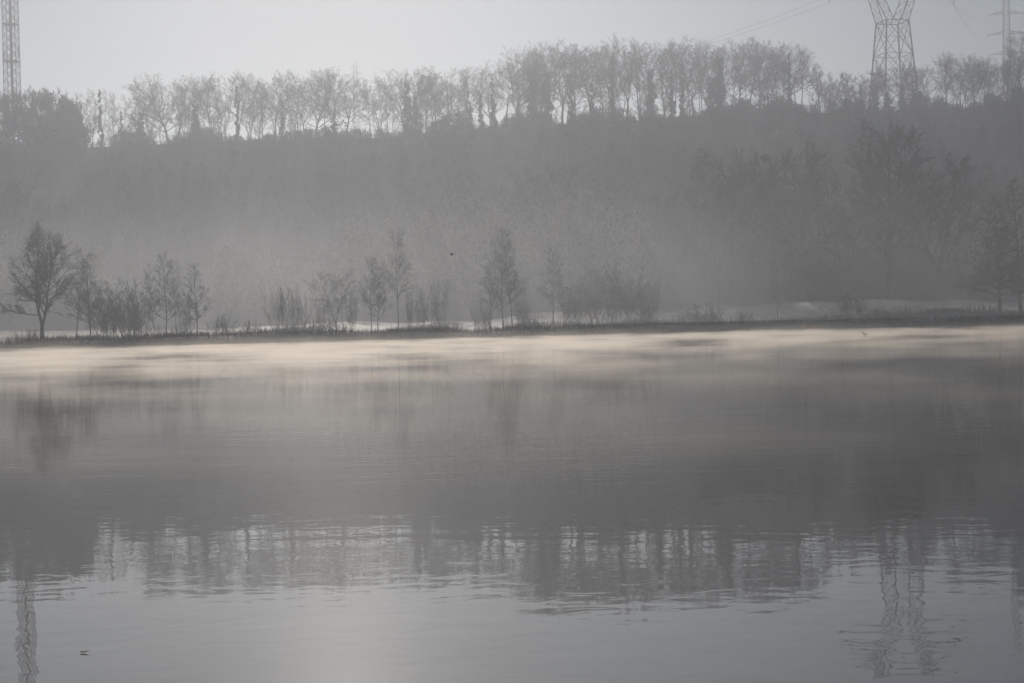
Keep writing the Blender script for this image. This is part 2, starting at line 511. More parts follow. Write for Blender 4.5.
# ------------------------------------------------------------------ trees
def grow(seed, H, trunk_r=0.28, clear=0.35, n1=14, n2=7, n3=5, n4=3, ang=(35, 60), up=0.35, prof=None,
         l1=0.42, wob=0.05, lean=0.0, forks=1, twig_r=0.02, stop=1.0, droop=0.0, az=None, lens=(0.5, 0.42, 0.42)):
    """bare tree; returns (trunk MB, crown MB). prof(t) scales limb length along the crown, t 0..1"""
    rnd = random.Random(seed)
    T, Cn = MB(), MB()
    prof = prof or (lambda t: 1.0 - 0.55 * t)

    def path(p, d, L, k, wobble, upw):
        pts = [p.copy()]
        d = d.normalized()
        for i in range(k):
            d = (d + Vector((rnd.gauss(0, 1), rnd.gauss(0, 1), rnd.gauss(0, .7))) * wobble + Vector((0, 0, upw / k))).normalized()
            p = p + d * (L / k)
            pts.append(p.copy())
        return pts

    def along(pts, t):
        x = t * (len(pts) - 1)
        i = min(int(x), len(pts) - 2)
        return pts[i].lerp(pts[i + 1], x - i), (pts[i + 1] - pts[i]).normalized()

    def side(d, a, phi):
        q = d.orthogonal().normalized()
        q.rotate(Matrix.Rotation(phi, 3, d))
        return d * math.cos(a) + q * math.sin(a)

    def twigs(pts, L, r, lv):
        cnt = (n2, n3, n4)[lv]
        for i in range(cnt):
            t = 0.22 + 0.78 * (i + rnd.random()) / cnt
            p, d = along(pts, t)
            a = R(rnd.uniform(28, 58))
            LL = L * lens[lv] * rnd.uniform(0.6, 1.25) * (1.15 - 0.5 * t)
            dd = side(d, a, rnd.uniform(0, 6.283))
            dd.z += 0.08 - droop * .3
            k = 3 if lv == 0 else 2
            q = path(p, dd, LL, k, 0.14, up * 0.45 - droop)
            r0 = max(twig_r, r * 0.55)
            r1 = max(twig_r * .6, r0 * 0.4)
            Cn.tube(q, list(np.linspace(r0, r1, len(q))), 3)
            if lv < 2:
                twigs(q, LL, r0, lv + 1)

    base = Vector((0, 0, 0))
    ld = Vector((lean * math.cos(seed), lean * math.sin(seed), 1))
    stems = []
    if forks == 1:
        pts = path(base, ld, H * stop, 9, wob, 0.3)
        rr = [trunk_r * (1.25 if i == 0 else 1) * (1 - 0.88 * i / 9) for i in range(10)]
        T.tube(pts, rr, 6)
        stems.append((pts, rr, clear, n1))
    else:
        fh = clear * 0.7
        pts = path(base, ld, H * fh, 4, wob * .6, 0.2)
        rr = [trunk_r * (1.25 if i == 0 else 1) * (1 - 0.2 * i / 4) for i in range(5)]
        T.tube(pts, rr, 6)
        ph = rnd.uniform(0, 6.28) if az is None else az
        for k in range(forks):
            d = side(Vector((0, 0, 1)), R(rnd.uniform(14, 24)), ph + k * 6.283 / forks)
            q = path(pts[-1], d, H * (1 - fh) * rnd.uniform(0.85, 1.02), 7, wob * 1.3, 0.5)
            r2 = [trunk_r * 0.68 * (1 - 0.88 * i / 7) for i in range(8)]
            T.tube(q, r2, 5)
            stems.append((q, r2, 0.12, max(5, int(n1 / forks * 1.3))))
    for pts, rr, c0, cnt in stems:
        phi = rnd.uniform(0, 6.28)
        for i in range(cnt):
            u = (i + rnd.random() * 0.8) / cnt
            t = c0 + (0.98 - c0) * u
            p, d = along(pts, t)
            phi += 2.4 + rnd.uniform(-.5, .5)
            a = R(rnd.uniform(*ang)) * (1.0 - 0.35 * u)
            L = H * l1 * prof(u) * rnd.uniform(0.75, 1.15)
            dd = side(d, a, phi)
            q = path(p, dd, L, 5, 0.10, up - droop)
            ri = rr[min(int(t * (len(rr) - 1)), len(rr) - 1)]
            r0 = max(twig_r * 1.4, min(ri * 0.6, 0.022 * L + 0.02))
            (T if r0 > twig_r * 3 else Cn).tube(q, list(np.linspace(r0, max(twig_r, r0 * .3), len(q))), 4)
            twigs(q, L, r0, 0)
    return T, Cn


class Proto:
    def __init__(self, name, pair, tm='bark', cm='twig', ivy=None):
        T, Cn = pair
        z = np.array([v[2] for v in Cn.v] + [v[2] for v in T.v])
        self.h = float(z.max())
        x = np.array([v[0] for v in Cn.v]); y = np.array([v[1] for v in Cn.v])
        self.w = float(np.percentile(np.hypot(x, y), 96))
        self.trunk = T.mesh(name + '_trunk', M[tm], True)
        self.crown = Cn.mesh(name + '_crown', M[cm])
        self.ivy = ivy


def ivy_mesh(seed, H, z1, r0, leaf=0.22, n=3200):
    """ivy coat: a ragged column of leaf faces with bulges, gaps and a thin broken top"""
    rnd = random.Random(seed)
    mb = MB()
    clumps = []
    z = 0.0
    while z < z1:
        u = z / z1
        k = 3 if u < 0.6 else 2
        for _ in range(k):
            ph = rnd.uniform(0, 6.283)
            off = r0 * (1.0 - 0.6 * u) * rnd.uniform(0.1, 1.15)
            clumps.append((off * math.cos(ph), off * math.sin(ph), z + rnd.uniform(-.4, .4), r0 * (0.95 - 0.5 * u) * rnd.uniform(0.35, 0.85)))
        z += rnd.uniform(0.45, 0.95)
    for _ in range(n):
        cx, cy_, cz, cr = clumps[int(len(clumps) * rnd.random() ** 1.15)]
        d = Vector((rnd.gauss(0, 1), rnd.gauss(0, 1), rnd.gauss(0, 1.2))).normalized() * cr * rnd.random() ** 0.5
        mb.leaf((cx + d.x, cy_ + d.y, max(0, cz + d.z)), leaf * rnd.uniform(.6, 1.3), rnd)
    return mb.mesh('ivy', M['ivy'])


def leafy_mesh(name, seed, H, W, n=5200, leaf=0.34, material='ivy', z0=0.0):
    """dense evergreen-looking crown of leaf faces gathered in uneven clumps"""
    rnd = random.Random(seed)
    mb = MB()
    clumps = []
    for _ in range(46):
        u = rnd.random()
        z = H * (z0 + (0.93 - z0) * u)
        rad = W * math.sqrt(max(0.05, 1 - (abs(u - 0.38) / 0.66) ** 2)) * rnd.uniform(0.3, 0.95)
        ph = rnd.uniform(0, 6.283)
        clumps.append((rad * math.cos(ph), rad * math.sin(ph), z, W * rnd.uniform(0.2, 0.42)))
    for _ in range(n):
        cx, cy_, cz, cr = clumps[rnd.randrange(len(clumps))]
        d = Vector((rnd.gauss(0, 1), rnd.gauss(0, 1), rnd.gauss(0, 1))).normalized() * cr * rnd.random() ** 0.4
        mb.leaf((cx + d.x, cy_ + d.y, max(0.1, cz + d.z)), leaf * rnd.uniform(.6, 1.3), rnd)
    return mb


P = {}
fan = lambda t: 0.75 + 0.5 * t if t < 0.5 else 1.15 - 0.55 * t
FANS = [(11, 0.22, 1, (26, 46)), (12, 0.34, 1, (30, 52)), (13, 0.42, 2, (28, 46)), (14, 0.16, 3, (24, 44)), (15, 0.30, 2, (24, 40))]
for i, (sd_, cl, fk, an) in enumerate(FANS):
    P['fan%d' % i] = Proto('fan', grow(sd_, 20, 0.25, cl, 17, 8, 6, 4, (an[0] + 6, an[1] + 16), 0.34, fan, 0.44, 0.06, forks=fk, twig_r=0.019))
WIDES = [(31, 0.26, 1), (32, 0.40, 2), (33, 0.20, 1), (34, 0.34, 3)]
for i, (sd_, cl, fk) in enumerate(WIDES):
    P['wide%d' % i] = Proto('wide', grow(sd_, 20, 0.32, cl, 19, 8, 6, 5, (38, 72), 0.32, lambda t: 1.05 - 0.45 * t, 0.50, 0.065, forks=fk, twig_r=0.019))
SLIMS = [(51, 0.18, 1), (52, 0.34, 1), (53, 0.28, 2), (54, 0.12, 1)]
for i, (sd_, cl, fk) in enumerate(SLIMS):
    P['slim%d' % i] = Proto('slim', grow(sd_, 20, 0.18, cl, 16, 7, 5, 4, (28, 58), 0.42, lambda t: 1.0 - 0.45 * t, 0.32, 0.055, forks=fk, twig_r=0.019))
P['round0'] = Proto('round', grow(71, 18, 0.30, 0.40, 18, 8, 6, 4, (40, 75), 0.35, lambda t: 1.0 - 0.45 * t, 0.34, 0.05, twig_r=0.034))
P['low0'] = Proto('low', grow(75, 12, 0.18, 0.15, 18, 7, 5, 3, (30, 60), 0.5, lambda t: 1.0 - 0.5 * t, 0.40, 0.06, twig_r=0.032))
P['low1'] = Proto('low', grow(76, 12, 0.18, 0.15, 16, 7, 5, 3, (28, 50), 0.6, lambda t: 1.0 - 0.5 * t, 0.40, 0.06, forks=3, twig_r=0.032))
# nearer trees, finer twigs
P['oak'] = Proto('oak', grow(6, 16, 0.30, 0.22, 32, 10, 8, 5, (42, 72), 0.28, lambda t: 0.75 + 0.5 * t if t < .4 else 1.2 - 0.6 * t, 0.34, 0.06, forks=2, twig_r=0.0085, az=0.4), cm='twig_brown')
P['alder0'] = Proto('alder', grow(91, 13, 0.12, 0.20, 32, 8, 6, 4, (50, 82), 0.14, lambda t: 1.0 - 0.65 * t, 0.30, 0.035, twig_r=0.0075))
P['alder1'] = Proto('alder', grow(92, 13, 0.13, 0.24, 28, 8, 6, 4, (42, 75), 0.22, lambda t: 1.0 - 0.5 * t, 0.30, 0.045, twig_r=0.0075))
P['birch'] = Proto('birch', grow(95, 14, 0.12, 0.32, 22, 8, 6, 4, (34, 62), 0.2, lambda t: 1.0 - 0.5 * t, 0.30, 0.04, twig_r=0.0075, droop=0.25), cm='twig')
P['larch'] = Proto('larch', grow(97, 16, 0.21, 0.14, 46, 8, 6, 4, (60, 90), 0.08, lambda t: 1.05 - 0.85 * t, 0.34, 0.025, twig_r=0.012, droop=0.08), cm='twig')
P['smallround'] = Proto('smallround', grow(101, 9, 0.10, 0.22, 24, 8, 6, 4, (42, 80), 0.22, lambda t: 1.05 - 0.45 * t, 0.40, 0.05, forks=2, twig_r=0.0075), cm='twig')
P['sapling'] = Proto('sapling', grow(105, 7, 0.06, 0.25, 13, 5, 3, 2, (35, 60), 0.35, lambda t: 1.0 - 0.6 * t, 0.25, 0.04, twig_r=0.010))
P['big0'] = Proto('big', grow(111, 26, 0.62, 0.28, 24, 9, 7, 5, (40, 74), 0.32, lambda t: 1.05 - 0.45 * t, 0.46, 0.06, twig_r=0.034))
P['big1'] = Proto('big', grow(112, 26, 0.55, 0.28, 22, 9, 7, 5, (38, 70), 0.34, lambda t: 1.05 - 0.45 * t, 0.42, 0.06, forks=2, twig_r=0.034))
P['frost0'] = Proto('frost', grow(115, 20, 0.24, 0.18, 24, 9, 7, 5, (40, 76), 0.30, lambda t: 1.05 - 0.5 * t, 0.40, 0.05, twig_r=0.020), cm='twig_frost')
P['frost1'] = Proto('frost', grow(116, 16, 0.20, 0.15, 22, 9, 7, 5, (40, 76), 0.30, lambda t: 1.05 - 0.5 * t, 0.44, 0.05, forks=2, twig_r=0.020), cm='twig_frost')


def shrub_mesh(seed, H, W, stems, twig_r, material, n2=5, n3=4):
    rnd = random.Random(seed)
    mb = MB()
    for s in range(stems):
        ph = rnd.uniform(0, 6.28)
        hh = H * rnd.uniform(0.6, 1.0)
        T, Cn = grow(seed * 100 + s, hh, twig_r * 2.2, 0.2, 8, n2, n3, 1, (25, 45), 0.5, lambda t: 1 - .5 * t, 0.26, 0.05,
                     lean=W / H * rnd.uniform(0.2, 1.0), twig_r=twig_r)
        ox, oy = W * 0.25 * math.cos(ph), W * 0.25 * math.sin(ph)
        for q in (T, Cn):
            c, s_ = math.cos(ph), math.sin(ph)
            mb.add([(ox + v[0] * c - v[1] * s_, oy + v[0] * s_ + v[1] * c, v[2]) for v in q.v], q.f)
    return mb.mesh('shrub', M[material])


SH = {
    'thin': (shrub_mesh(3, 6, 2.8, 13, 0.008, 'twig'), 6),
    'thin2': (shrub_mesh(4, 6, 2.4, 12, 0.008, 'twig_brown'), 6),
    'thick': (shrub_mesh(5, 4.5, 3.0, 22, 0.008, 'twig_brown', 5, 4), 4.5),
    'low': (shrub_mesh(7, 2.0, 2.2, 20, 0.007, 'twig_brown', 4, 3), 2.0),
}
IVY = [ivy_mesh(200 + i, 20, 12.0, 1.15, n=2600) for i in range(3)]
IVY_WIDE = ivy_mesh(210, 20, 11.0, 2.1, n=4600)
EVER = [leafy_mesh('evergreen', 300 + i, 13.2, 4.0, n=2600, leaf=0.30).mesh('evergreen', M['ivy']) for i in range(3)]

RND = random.Random(4)


def tree(name, proto, px, ytop, Y, label, group, ivy=None, wide=1.0, rz=None, cat='tree', ivy_top=None, pb=None):
    """px: trunk pixel column; ytop: pixel row of the top; Y: distance"""
    p = P[proto]
    X = at(px, pb if pb else 250, Y).x
    zg = ground(X, Y) - 0.12
    h = at(px, ytop, Y).z - zg
    s = h / p.h
    o = empty(name, (X, Y, zg), label, cat, group, RND.uniform(0, 6.28) if rz is None else rz, (s * wide, s * wide, s))
    link('trunk', p.trunk, o)
    link('crown', p.crown, o)
    if ivy is not None:
        zt = at(px, ivy_top, Y).z - zg if ivy_top else h * 0.6
        k = zt / s / (11.0 if ivy is IVY_WIDE else 12.0)
        link('ivy', ivy, o, sc=(1.0 / wide, 1.0 / wide, k))
    return o


# --- the row along the ridge: (column, top row, proto, ivy, ivy top row, label)
I0, I1, I2, IW = IVY[0], IVY[1], IVY[2], IVY_WIDE
RIDGE = [
    (92, 90, 'slim0', None, 0, 'thin bare tree first along the ridge after the dark wood below the mast'),
    (100, 87, 'slim1', I0, 92, 'narrow ivy column tree second along the ridge after the dark wood'),
    (121, 92, 'slim2', I1, 112, 'short ivy-wrapped tree with bare top in the open gap nearest the mast'),
    (140, 86, 'fan1', IW, 112, 'tree with broad bushy ivy skirt beside the large spreading crown'),
    (150, 78, 'slim0', None, 0, 'slender bare tree squeezed against the large spreading crown near the mast'),
    (168, 72, 'wide0', None, 0, 'large spreading bare tree, widest crown on the ridge near the mast'),
    (180, 76, 'slim1', None, 0, 'slim tree hidden behind the widest crown, beside the pointed ivy cone'),
    (195, 74, 'fan0', IW, 103, 'bare tree with a pointed dark ivy cone at its foot'),
    (213, 69, 'fan2', None, 0, 'tall fan-crowned tree directly after the pointed ivy cone'),
    (225, 72, 'slim2', None, 0, 'thin stem between two tall fan crowns past the ivy cone'),
    (237, 70, 'fan0', I2, 88, 'tall fan-crowned tree with ivy-thickened trunk past the ivy cone'),
    (250, 73, 'slim0', None, 0, 'thin bare tree just after the ivy-thickened tall trunk'),
    (262, 76, 'fan1', None, 0, 'lower fan-crowned tree before the slim ivy pillar'),
    (275, 71, 'fan2', None, 0, 'bare tree leaning over the slim ivy pillar'),
    (282, 80, 'slim1', I0, 100, 'slim ivy pillar in the middle of the bare ridge row'),
    (294, 71, 'slim2', None, 0, 'straight thin tree right after the slim ivy pillar'),
    (304, 68, 'fan1', None, 0, 'bare fan-crowned tree two stems after the slim ivy pillar'),
    (314, 65, 'wide1', None, 0, 'tallest bare tree before the gap with the small far pylon'),
    (324, 67, 'slim0', None, 0, 'third bare tree before the gap with the small far pylon'),
    (334, 67, 'fan0', I1, 112, 'second tree before the small far pylon gap, ivy low on it'),
    (346, 74, 'wide2', None, 0, 'last bare tree before the gap with the small far pylon'),
    (370, 80, 'slim2', None, 0, 'leaning thin tree first after the small far pylon gap'),
    (379, 76, 'fan2', None, 0, 'bare tree second after the small far pylon gap'),
    (387, 76, 'slim1', None, 0, 'thin tree touching the massive ivy tower past the gap'),
    (407, 64, 'fan0', IW, 82, 'massive dark ivy tower tree past the small far pylon gap'),
    (416, 68, 'slim0', IW, 96, 'ivy-bound tree fused to the flank of the massive ivy tower'),
    (426, 69, 'fan1', None, 0, 'first bare tree past the massive ivy tower'),
    (436, 66, 'slim1', None, 0, 'second bare tree past the massive ivy tower'),
    (448, 65, 'wide0', None, 0, 'broad bare tree third past the massive ivy tower'),
    (458, 68, 'slim2', None, 0, 'thin bare tree fourth past the massive ivy tower'),
    (470, 64, 'fan2', I0, 102, 'bare tree with half-height ivy before the step up in the ridge row'),
    (481, 66, 'slim0', I2, 96, 'short ivy-clad stem just below the step up in the row'),
    (493, 58, 'slim1', I1, 78, 'ivy column at the step where the ridge row grows taller'),
    (506, 56, 'fan1', None, 0, 'bare tree right at the step up, before the wide ivy block'),
    (518, 46, 'wide1', None, 0, 'tall spreading tree overhanging the front of the wide ivy block'),
    (533, 41, 'fan0', IW, 70, 'tall tree rising from the first half of the wide ivy block'),
    (546, 40, 'fan2', IW, 72, 'tall tree rising from the second half of the wide ivy block'),
    (562, 38, 'wide2', None, 0, 'tall open-crowned tree right after the wide ivy block'),
    (572, 42, 'slim2', I1, 82, 'slender tree with ivied lower trunk before the round-crowned tree'),
    (592, 45, 'round0', I0, 84, 'tree with a dark rounded crown in the tall ridge clump'),
    (603, 44, 'slim0', None, 0, 'thin stem between the round crown and the ivy pair'),
    (612, 42, 'fan1', I2, 76, 'ivy-clad tree beside the tallest crown of the ridge'),
    (627, 33, 'wide0', None, 0, 'tallest tree of the whole ridge row, dense dark top'),
    (640, 40, 'slim1', None, 0, 'thin bare tree just past the tallest ridge crown'),
    (651, 40, 'fan2', IW, 68, 'tree in a dark stubby ivy coat past the tallest crown'),
    (664, 40, 'slim2', None, 0, 'thin bare tree among three ivied trunks past the tallest crown'),
    (672, 39, 'fan0', I1, 72, 'slimmer ivied tree between the stubby ivy coat and black ivy pillar'),
    (683, 38, 'slim0', I0, 64, 'tall ivied stem two trees before the black ivy pillar'),
    (694, 38, 'fan1', None, 0, 'bare fan-crowned tree two before the black ivy pillar'),
    (702, 36, 'slim1', None, 0, 'thin bare tree directly before the black ivy pillar'),
    (712, 41, 'slim2', IW, 76, 'ivied tree joined to the foot of the black ivy pillar'),
    (721, 38, 'fan2', IW, 56, 'black ivy pillar, darkest trunk in the tall ridge clump'),
    (738, 35, 'wide1', None, 0, 'forked bare tree arching over the opening after the black ivy pillar'),
    (749, 37, 'fan0', None, 0, 'second bare tree after the black ivy pillar'),
    (760, 37, 'slim0', None, 0, 'third bare tree after the black ivy pillar'),
    (768, 40, 'fan1', None, 0, 'fourth bare tree after the black ivy pillar'),
    (778, 43, 'slim2', None, 0, 'thin bare tree before the last thick ivied trunk of the clump'),
    (790, 41, 'wide2', I2, 56, 'thick ivied trunk under spreading crown closing the tall clump'),
    (802, 48, 'slim1', None, 0, 'thin tree leaning outward at the end of the tall clump'),
    (820, 63, 'low0', None, 0, 'low rounded tree where the ridge row drops towards the big pylon'),
    (834, 72, 'low1', None, 0, 'low twiggy tree second after the drop towards the big pylon'),
    (848, 71, 'low0', None, 0, 'low twiggy tree third after the drop towards the big pylon'),
    (861, 73, 'low1', I1, 90, 'lowest twiggy tree just before the big pylon'),
    (875, 69, 'round0', IW, 84, 'low tree covering one pair of the big pylon feet'),
    (888, 65, 'round0', IW, 92, 'low tree under the middle of the big pylon'),
    (902, 62, 'fan1', IW, 86, 'bushy tree covering the other feet of the big pylon'),
    (915, 62, 'round0', IW, 88, 'dense low tree immediately past the big pylon'),
    (929, 63, 'fan2', None, 0, 'fan-crowned tree before the notch past the big pylon'),
    (948, 52, 'fan0', None, 0, 'upright tree starting the straight-stemmed stand past the notch'),
    (957, 51, 'slim1', None, 0, 'second stem of the straight stand past the notch'),
    (966, 53, 'slim2', None, 0, 'third stem of the straight stand past the notch'),
    (975, 54, 'fan1', None, 0, 'fourth tree of the straight stand, fuller at its top'),
    (984, 56, 'slim0', None, 0, 'last thin stem of the straight stand before the striped lattice tower'),
    (995, 60, 'fan2', None, 0, 'tree just in front of the striped lattice tower'),
    (1007, 50, 'slim1', None, 0, 'thin tree between striped lattice tower and the tall edge tree'),
]
for k, (px, yt, pr, ivy, it, lab) in enumerate(RIDGE):
    pr = {'fan': 'fan%d' % RND.randrange(5), 'wide': 'wide%d' % RND.randrange(4), 'slim': 'slim%d' % RND.randrange(4)}.get(pr[:-1], pr)
    Y = 418 + RND.uniform(-4, 9)
    tree('ridge_tree', pr, px, yt, Y, lab, 'trees in a row along the ridge', ivy, RND.uniform(1.05, 1.4), ivy_top=it, pb=115)
tree('ridge_tree', 'wide1', 1022, 24, 402, 'tall dense tree rising highest beside the striped lattice tower', 'trees in a row along the ridge', None, 0.9, pb=115)

BACK = [(108, 330, 12, 'thin bare tree in the back row between mast wood and far pylon gap'),
        (372, 500, 10, 'thin bare tree in the back row between far pylon gap and the step up'),
        (512, 800, 24, 'thin bare tree in the back row of the tall ridge clump'),
        (826, 930, 9, 'thin bare tree in the back row behind the low trees by the big pylon'),
        (944, 1030, 9, 'thin bare tree in the back row of the straight-stemmed stand')]
for x0, x1, n_, lab in BACK:
    for k in range(n_):
        px = x0 + (x1 - x0) * (k + RND.uniform(.1, .9)) / n_
        near = min(RIDGE, key=lambda r_: abs(r_[0] - px))
        pr = ['slim0', 'slim1', 'slim2', 'slim3', 'fan0', 'fan1', 'fan3', 'fan4'][RND.randrange(8)]
        tree('ridge_tree', pr, px, near[1] + RND.uniform(0, 9), RND.uniform(430, 446), lab, lab.replace('thin bare tree in the', 'thin trees of the'), None, RND.uniform(.85, 1.1), pb=115)

# --- dense dark wood under the mast
DENSE = [(-14, 92, 400), (6, 91, 396), (22, 89, 404), (37, 87, 398), (49, 88, 394), (60, 93, 402), (68, 95, 392), (75, 99, 396), (81, 112, 388)]
DL = ['dense evergreen tree at the picture edge behind the mast foot', 'dense dark tree directly at the foot of the lattice mast',
      'dense dark tree first beyond the foot of the lattice mast', 'tallest rounded evergreen of the dark wood by the mast',
      'rounded evergreen just after the tallest one in the dark wood', 'dense evergreen in the middle of the wood slope away from mast',
      'third last evergreen stepping down from the dark wood', 'second last evergreen stepping down from the dark wood',
      'lowest last evergreen where the dark wood meets the open ridge']
for k, (px, yt, Y) in enumerate(DENSE):
    X = at(px, 115, Y).x
    zg = ground(X, Y) - 0.2
    h = at(px, yt, Y).z - zg
    o = empty('evergreen_tree', (X, Y, zg), DL[k], 'tree', 'dense dark wood below the mast', RND.uniform(0, 6.28), (h / 14 * .78, h / 14 * .78, h / 14))
    link('trunk', P['low0'].trunk, o)
    link('crown', EVER[k % 3], o)
    link('branches', P['low1'].crown, o, sc=(1.1, 1.1, 14.4 / P['low1'].h))
    link('branches', P['low0'].crown, o, rz=1.3, sc=(1.1, 1.1, 13.8 / P['low0'].h))

# --- trees at the foot of the hill, behind the field
FOOT = [
    (10, 228, 'frost1', 236, 'pale frosted tree in mist behind the big forked waterside tree'),
    (84, 232, 'frost1', 240, 'pale frosted tree behind the two slim waterside trees near the edge'),
    (238, 240, 'frost1', 242, 'small pale frosted tree alone at the hill foot beside empty mist'),
    (275, 248, 'frost1', 243, 'low frosted tree at hill foot behind the twiggy waterside thicket'),
    (330, 238, 'frost0', 244, 'frosted tree at hill foot above the small round waterside tree'),
    (356, 208, 'frost0', 250, 'tall frosted tree first of the pale clump on the hill foot'),
    (384, 206, 'frost1', 254, 'tall frosted tree second of the pale clump on the hill foot'),
    (428, 198, 'frost0', 252, 'broad frosted tree behind the droopy waterside birch'),
    (456, 190, 'frost1', 257, 'highest pale crown of the frosted clump on the hill foot'),
    (498, 194, 'frost0', 253, 'frosted tree standing behind the twin waterside stems'),
    (540, 196, 'frost1', 251, 'frosted tree behind the slim waterside tree past the twins'),
    (566, 184, 'frost0', 258, 'frosted tree above the brown shrub thicket, first of three'),
    (600, 180, 'frost1', 258, 'frosted tree above the brown shrub thicket, middle and tallest'),
    (636, 204, 'frost0', 250, 'frosted tree above the brown shrub thicket, last of three'),
    (675, 190, 'big1', 254, 'grey bare tree between the frosted trees and the tall dark group'),
    (721, 146, 'big1', 248, 'first tall bare tree of the dark group at the hill foot'),
    (765, 152, 'big0', 252, 'second tall bare tree of the dark group, holding a nest ball'),
    (803, 140, 'big0', 246, 'third tall bare tree of the dark group, widely forking'),
    (888, 116, 'big0', 240, 'largest spreading bare tree of the dark group at hill foot'),
    (843, 176, 'big1', 252, 'shorter bare tree filling the space beside the largest spreading one'),
    (936, 152, 'big1', 244, 'last tall bare tree of the dark group, layered side branches'),
    (972, 196, 'frost1', 252, 'low tree in haze behind the layered waterside conifer-like tree'),
]
for px, yt, pr, Y, lab in FOOT:
    tree('hillfoot_tree', pr, px, yt, Y, lab, 'trees at the foot of the hill', None, RND.uniform(0.9, 1.1), pb=260)
# nest in the second tall tree
q = at(765, 158, 252)
mb = MB()
rn = random.Random(5)
for _ in range(260):
    d = Vector((rn.gauss(0, 1), rn.gauss(0, 1), rn.gauss(0, .8))).normalized() * 0.75 * rn.random() ** .4
    e = Vector((rn.gauss(0, 1), rn.gauss(0, 1), rn.gauss(0, .5))).normalized() * .4
    mb.tube([q + d - e, q + d + e], 0.03, 3)
tag(mb.build('nest', M['twig']), 'round dark twig ball high in the second tall hillfoot tree', 'nest')

# --- trees on the bank
BANK = [
    ('bank_tree', 'oak', 42, 215, 5.5, 1.15, 'large forked tree with broad brown crown, first along the waterside'),
    ('bank_tree', 'alder1', 76, 247, 9, 0.8, 'slim misty tree first beyond the large forked waterside tree'),
    ('bank_tree', 'alder0', 90, 252, 5, 0.9, 'slim waterside tree beside the brown twiggy bush, darker trunk'),
    ('bank_tree', 'alder1', 154, 262, 6, 0.6, 'outer stem of the waterside trio after the brown bush'),
    ('bank_tree', 'alder0', 166, 252, 5, 0.75, 'tallest stem of the waterside trio after the brown bush'),
    ('bank_tree', 'birch', 176, 256, 6, 0.7, 'inner stem of the waterside trio after the brown bush'),
    ('bank_tree', 'alder0', 197, 262, 3.5, 0.9, 'separate dark-trunked waterside tree just after the trio'),
    ('bank_tree', 'smallround', 336, 268, 4, 1.15, 'short waterside tree with round dark crown'),
    ('bank_tree', 'birch', 371, 252, 1.6, 0.85, 'taller of two crossing stems standing at the very water edge'),
    ('bank_tree', 'alder1', 377, 256, 1.8, 0.7, 'shorter of two crossing stems standing at the very water edge'),
    ('bank_tree', 'birch', 398, 226, 7, 0.9, 'waterside birch with drooping pale-topped crown'),
    ('bank_tree', 'alder1', 490, 252, 6, 0.7, 'lower side tree leaning away from the twin straight stems'),
    ('bank_tree', 'alder0', 503, 226, 5, 0.85, 'first of the twin straight waterside stems in mid picture'),
    ('bank_tree', 'alder1', 512, 228, 5.5, 0.75, 'second of the twin straight waterside stems in mid picture'),
    ('bank_tree', 'alder0', 553, 246, 5.5, 0.95, 'waterside tree with fine even crown before the shrub thicket'),
    ('bank_tree', 'sapling', 778, 262, 6, 0.9, 'lone thin sapling on the open field bank'),
    ('bank_tree', 'larch', 1000, 190, 5.5, 0.9, 'tree with long level side branches, waterside near the picture edge'),
    ('bank_tree', 'larch', 1021, 176, 4, 0.95, 'tall tree with level branches cut by the picture edge'),
]


def on_bank(px, off):
    Y = 190.0
    for _ in range(6):
        X = at(px, 312, Y).x
        Y = shore(X) + off
    return X, Y


for name, pr, px, yt, off, wd, lab in BANK:
    X, Y = on_bank(px, off)
    tree(name, pr, px, yt, Y, lab, 'bare trees along the bank', None, wd, pb=315)

